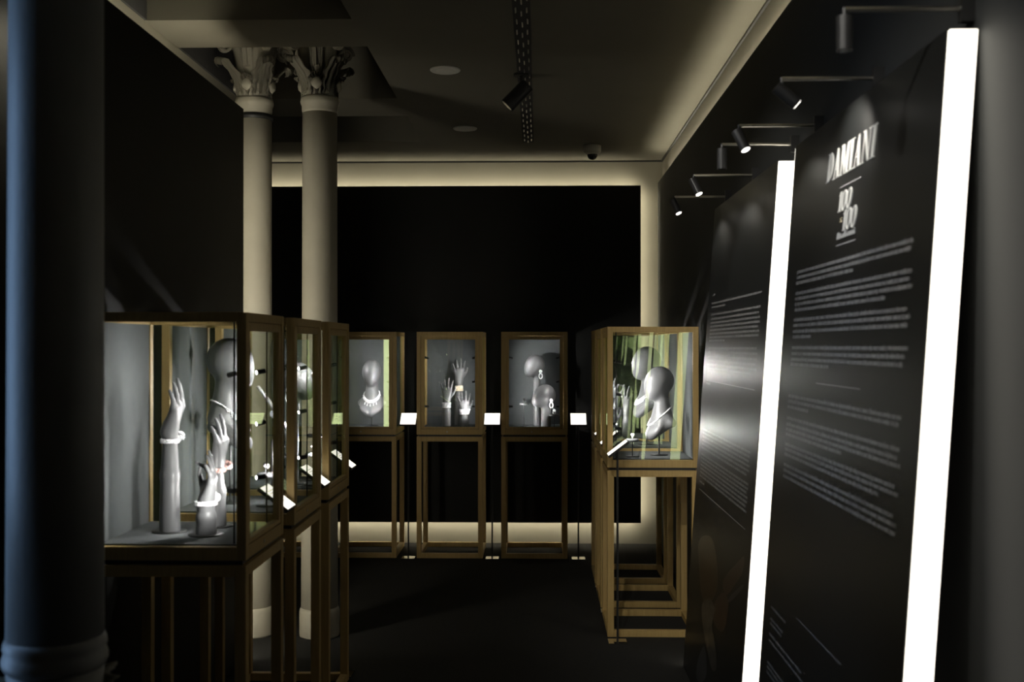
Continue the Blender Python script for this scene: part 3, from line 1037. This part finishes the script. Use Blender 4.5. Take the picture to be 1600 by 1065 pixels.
# high-contrast serif capitals, unit height, drawn as polygons
def T_(x0, x1, y0, y1): return [(x0, y0), (x1, y0), (x1, y1), (x0, y1)]
def ringpoly(cx, cy, rx, ry, ix, iy, a0, a1, n=18):
    out = []
    for i in range(n):
        t0 = a0 + (a1 - a0) * i / n; t1 = a0 + (a1 - a0) * (i + 1) / n
        out.append([(cx + rx * math.cos(t0), cy + ry * math.sin(t0)), (cx + rx * math.cos(t1), cy + ry * math.sin(t1)),
                    (cx + ix * math.cos(t1), cy + iy * math.sin(t1)), (cx + ix * math.cos(t0), cy + iy * math.sin(t0))])
    return out
SERIF = lambda a, b: [T_(a, b, 0, .035), T_(a, b, .965, 1)]
GL = {
    'D': (.62, [T_(.08, .25, 0, 1)] + SERIF(.0, .33) + ringpoly(.25, .5, .36, .5, .18, .465, -math.pi / 2, math.pi / 2)),
    'A': (.66, [[(.10, 0), (.14, 0), (.36, 1), (.30, 1)], [(.42, 0), (.60, 0), (.38, 1), (.28, 1)], T_(.18, .46, .30, .335), T_(.0, .22, 0, .035), T_(.36, .68, 0, .035)]),
    'M': (.86, [T_(.09, .13, 0, 1), [(.09, 1), (.26, 1), (.47, 0), (.42, 0)], [(.42, 0), (.47, 0), (.67, 1), (.63, 1)], T_(.62, .79, 0, 1), T_(.0, .22, 0, .035), T_(.54, .87, 0, .035), T_(.0, .2, .965, 1), T_(.66, .87, .965, 1)]),
    'I': (.36, [T_(.09, .26, 0, 1)] + SERIF(.0, .35)),
    'N': (.72, [T_(.09, .13, 0, 1), [(.08, 1), (.26, 1), (.62, 0), (.54, 0)], T_(.58, .62, 0, 1), T_(.0, .22, 0, .035), T_(.0, .2, .965, 1), T_(.48, .72, .965, 1)]),
    '1': (.36, [T_(.10, .28, 0, 1), T_(.02, .36, 0, .04), [(.0, .80), (.10, .84), (.28, 1), (.10, .95)]]),
    '0': (.52, ringpoly(.26, .5, .26, .52, .115, .47, 0, 2 * math.pi, 28)),
    'i': (.26, [T_(.07, .18, 0, .62), T_(.0, .25, 0, .05), T_(.0, .18, .58, .62), T_(.07, .18, .78, .92)]),
    't': (.34, [T_(.09, .20, .02, .85), T_(.0, .32, .57, .63), T_(.12, .32, 0, .06)]),
    'a': (.46, ringpoly(.20, .24, .20, .25, .10, .19, 0, 2 * math.pi, 14) + [T_(.30, .41, 0, .60), T_(.06, .36, .58, .64)]),
    'l': (.26, [T_(.07, .18, 0, 1), T_(.0, .25, 0, .05), T_(.0, .18, .95, 1)]),
    'n': (.50, [T_(.06, .17, 0, .62), T_(.32, .43, 0, .56), T_(.0, .22, 0, .05), T_(.27, .48, 0, .05), T_(.12, .40, .55, .63)]),
    'x': (.5, [[(.0, .05), (.08, .0), (.5, .6), (.42, .65)], [(.0, .6), (.08, .65), (.5, .05), (.42, .0)]]),
}
def word(s, yl, width, base, height, mat, parent, slant=.16, th=.003, name='letter', gap=.02):
    tot = sum(GL[c][0] + gap for c in s) - gap
    kx = width / tot
    x = 0.0
    for c in s:
        wd, polys = GL[c]
        qs = [[(yl - ((x + a) * kx + slant * b * height), base + b * height) for a, b in p] for p in polys]
        o = quads(name, qs, mat, parent, th, True)
        x += wd + gap

def rule(y0, y1, h, mat, parent, t=.0022):
    quads('rule', [[(y0, h), (y1, h), (y1, h + t), (y0, h + t)]], mat, parent)

def panel(y0, y1, label):
    t = empty('text_panel', (0, 0, 0))
    leaning_box('panel_body', y0 + .012, y1 - .012, 'panel', t)
    leaning_box('light_edge', y0, y0 + .012, 'tube', t, -CAMH + .01, .678, .060, .002)
    leaning_box('light_edge', y1 - .012, y1, 'tube', t, -CAMH + .01, .678, .060, .002)
    tag(t, label, 'text panel', 'leaning exhibition text panels')
    return t

tp = panel(2.352, 3.765, 'leaning black panel headed DAMIANI, nearest on the right, glowing edge')
YL, YR = 3.60, 2.477
# headline
word('DAMIANI', 3.30, .47, .488, .086, 'letters', tp, slant=.14, th=.003, gap=.05)
rule(3.14, 2.94, .452, 'print', tp)
word('100', 3.147, .128, .382, .056, 'letters', tp, slant=.22, gap=-.02)
word('100', 3.090, .128, .323, .058, 'letters', tp, slant=.22, gap=-.02)
word('x', 3.118, .020, .350, .020, 'gold', tp, slant=.1)
word('Italiani', 3.14, .180, .3035, .0185, 'print', tp, slant=.16)
rule(3.14, 2.95, .285, 'print', tp)
PARAS = [([427, 435.5, 444], .57), ([460, 468.3, 476.7, 485.7], .83), ([501, 509.4, 518.7, 527], .21), ([543.6, 552.6, 561.4, 569], .41),
         ([618, 626, 634.7], .24), ([652, 661.5, 669.4, 677], .58), ([692.5, 699.8, 708], .88), ([724, 732.5, 741.7], 1.0)]
sd = 1
for ys, last in PARAS:
    for i, py in enumerate(ys):
        h = (VPY - py) * 3.60 / FPX - .003
        text_line(YL, YR, h, last if i == len(ys) - 1 else (1.0 - .012 * ((sd * 7) % 3)), .0135, sd, 'print', tp); sd += 1
rule(3.26, 2.815, -.112, 'print', tp, .0016)
for py, fr in ((946, .19), (964, .16), (971, .15), (987.5, .40), (997, .46), (1031, .40), (1038, .42), (1046, .30)):
    text_line(3.64, 2.55, (VPY - py) * 3.64 / FPX, fr, .0100, sd, 'print', tp); sd += 1
rule(3.30, 2.82, -.819, 'print', tp, .0014)

tp2 = panel(4.015, 5.48, 'leaning black panel with a printed hand at its foot, farther on the right')
YL2, YR2 = 5.35, 4.16
text_line(YL2, YR2, (VPY - 463) * YL2 / FPX, .07, .014, 400, 'print', tp2)
sd = 401
for py, fr in ((475, 1), (481, .33), (492.5, 1), (499.3, .98), (505.3, 1), (510.8, 1), (516.4, .98), (522, 1), (527.4, 1), (532.4, .37),
               (543.5, .98), (550, 1), (556.5, 1), (563, .98), (569, 1), (575, .9),
               (598.5, .1), (669.6, 1), (675, 1), (680.6, .98), (686.2, 1), (692, 1), (698, .96),
               (708, 1), (713.4, 1), (718.8, .98), (724.2, 1), (729.8, 1), (735.4, .98), (741.2, 1), (750, .12)):
    text_line(YL2, YR2, (VPY - py) * YL2 / FPX - .003, fr, .0125, sd, 'print', tp2); sd += 1
rule(YL2, YR2, (VPY - 594) * YL2 / FPX, 'print', tp2, .003)
rule(YL2, YR2, (VPY - 762) * YL2 / FPX, 'print', tp2, .002)

# printed picture of a hand holding jewellery, at the foot of the second panel
def pixpoly(name, pts, mat, par, off):
    for _ in range(3):      # round the corners
        pts = [q for a, b in zip(pts, pts[1:] + pts[:1]) for q in ((.75 * a[0] + .25 * b[0], .75 * a[1] + .25 * b[1]), (.25 * a[0] + .75 * b[0], .25 * a[1] + .75 * b[1]))]
    quads(name, [[pz(x, y) for x, y in pts]], mat, par, off)
pixpoly('printed_picture', [(1089, 838), (1110, 832), (1118, 862), (1121, 905), (1117, 928), (1105, 946), (1094, 930), (1091, 880)], 'skin1', tp2, .0010)
pixpoly('printed_picture', [(1128, 905), (1136, 892), (1152, 875), (1163, 862), (1160, 892), (1146, 912), (1134, 930), (1128, 918)], 'skin2', tp2, .0010)
pixpoly('printed_picture', [(1114, 942), (1122, 926), (1132, 922), (1137, 936), (1136, 964), (1128, 988), (1116, 976), (1112, 958)], 'skin2', tp2, .0012)
pixpoly('printed_picture', [(1134, 934), (1160, 908), (1161, 915), (1137, 942)], 'pcuff', tp2, .0014)
pixpoly('printed_picture', [(1094, 938), (1110, 930), (1117, 950), (1110, 975), (1116, 1000), (1120, 1040), (1112, 1050), (1102, 1005), (1097, 975)], 'pgrey', tp2, .0014)
pixpoly('printed_picture', [(1098, 1004), (1102, 1012), (1104, 1060), (1086, 1064), (1088, 1030)], 'pcuff', tp2, .0012)

# ------------------------------------------------------------------ spotlights on arms above the text panels
ARMS = [(2.40, False, 'switched-off arm spotlight above the near end of the DAMIANI panel'), (3.02, True, 'arm spotlight lighting the DAMIANI headline'),
        (3.66, True, 'arm spotlight above the far end of the DAMIANI panel'), (4.00, False, 'switched-off arm spotlight above the near end of the farther panel'),
        (4.72, True, 'arm spotlight above the middle of the farther text panel'), (5.40, True, 'arm spotlight nearest the right row of cases')]
for y, on, lab in ARMS:
    t = empty('arm_spotlight', (0, 0, 0))
    z = CAMH + .737
    boxo('wall_mount', (RCX - .03, y - .012, z - .03), (RCX, y + .012, z + .03), 'black', t)
    cylo('arm', (RCX - .03, y, z), (.67, y, z), .0055, 'steel', t, 10)
    hd = Vector((.67, y, z - .035))
    d = Vector((.36, -.30, -.88)).normalized() if on else Vector((0, 0, -1))
    if y == 3.02: d = Vector((.78, .08, -.62)).normalized()
    bm = bmesh.new()
    cyl(bm, (.67, y, z + .004), hd, .005, n=8); cyl(bm, hd - d * .02, hd + d * .055, .018, n=20)
    bmo('lamp_head', bm, 'black', t)
    cylo('lens', hd + d * .055, hd + d * .0565, .0145, 'lensw' if on else 'smoke', t, 16)
    if on: spot('arm_lamp', hd + d * .062, hd + d, ARM_W * (2.2 if y == 3.02 else 1.0), 108, t, .6, .014, (1, .95, .84))
    tag(t, lab, 'spotlight', 'spotlights on arms above the text panels')

# ------------------------------------------------------------------ ceiling fittings
for y, lab in ((5.89, 'nearer round white speaker in the ceiling'), (7.48, 'farther round white speaker in the ceiling')):
    t = empty('ceiling_speaker', (-.508, y, CEIL))
    latheo('rim', [(.070, -.001), (.083, -.001), (.083, -.006), (.078, -.010), (.072, -.008)], 'white', t, 40)
    latheo('grille', [(.072, -.001), (.071, -.007), (.03, -.009), (.001, -.0095)], 'white', t, 40)
    tag(t, lab, 'speaker', 'round ceiling speakers')
t = empty('dome_camera', (.40, 8.15, CEIL))
latheo('housing', [(.050, 0), (.066, -.004), (.066, -.045), (.060, -.058), (.044, -.066), (.040, -.066)], 'white', t, 36)
latheo('dome', [(.041, -.060), (.040, -.075), (.034, -.092), (.022, -.104), (.008, -.109), (.001, -.110)], 'smoke', t, 32)
latheo('dome_ring', [(.041, -.064), (.045, -.066), (.043, -.071), (.040, -.070)], 'white', t, 32)
tag(t, 'small white dome security camera under the ceiling by the far wall', 'security camera')

t = empty('slot_diffuser', (-.078, 0, CEIL))
boxo('slot_tray', (-.040, 3.2, -.004), (.040, 8.0, -.0005), 'coffer', t)
dash = None
k = 0
for j in range(3):
    y = 3.25 + .05 * (j % 2)
    while y < 7.92:
        if dash is None:
            dash = boxo('deflector_blade', (-.0022, -.035, -.010), (.0022, .035, -.004), 'steel', t); o = dash
        else:
            o = link('deflector_blade', dash.data, None, t)
        o.location = ((j - 1) * .025 + (.003 if k % 2 else -.003), y + .06, 0)
        o.rotation_euler = (0, R(35 if k % 2 else -35), 0)
        y += .17; k += 1
tag(t, 'long black slot diffuser with three rows of metal blades in the ceiling', 'air diffuser')

CEIL_SPOTS = [(-.145, 6.0, (-.70, 0, -.71), False, 'black cylinder spotlight tilted under the ceiling beside the slot diffuser'),
              (-.145, 1.50, (.97, 1.55, -1.45), True, 'added unseen ceiling spotlight brightening the DAMIANI panel'),
              (-.145, 3.15, (.97, 1.65, -1.45), True, 'added unseen ceiling spotlight brightening the farther text panel')]  # the lit ones are added out of view to brighten the panel text
for x, y, dv, on, lab in CEIL_SPOTS:
    t = empty('ceiling_spotlight', (x, y, CEIL))
    bm = bmesh.new(); cyl(bm, (.05, 0, 0), (.05, 0, -.012), .045, n=24); cyl(bm, (.05, 0, -.012), (.05, 0, -.085), .010, n=10)
    bmo('mount', bm, 'black', t)
    d = Vector(dv).normalized(); c = Vector((.03, 0, -.115))
    bm = bmesh.new(); cyl(bm, c - d * .075, c + d * .085, .042, n=28); bmo('lamp_head', bm, 'black', t)
    cylo('lens', c + d * .085, c + d * .0865, .034, 'lensw' if on else 'smoke', t, 24)
    if on: spot('added_text_lamp', c + d * .09, c + d, CEIL_W, 56, t, .6, .03, (1, .96, .88))
    tag(t, lab, 'spotlight', 'black cylinder spotlights on the ceiling')
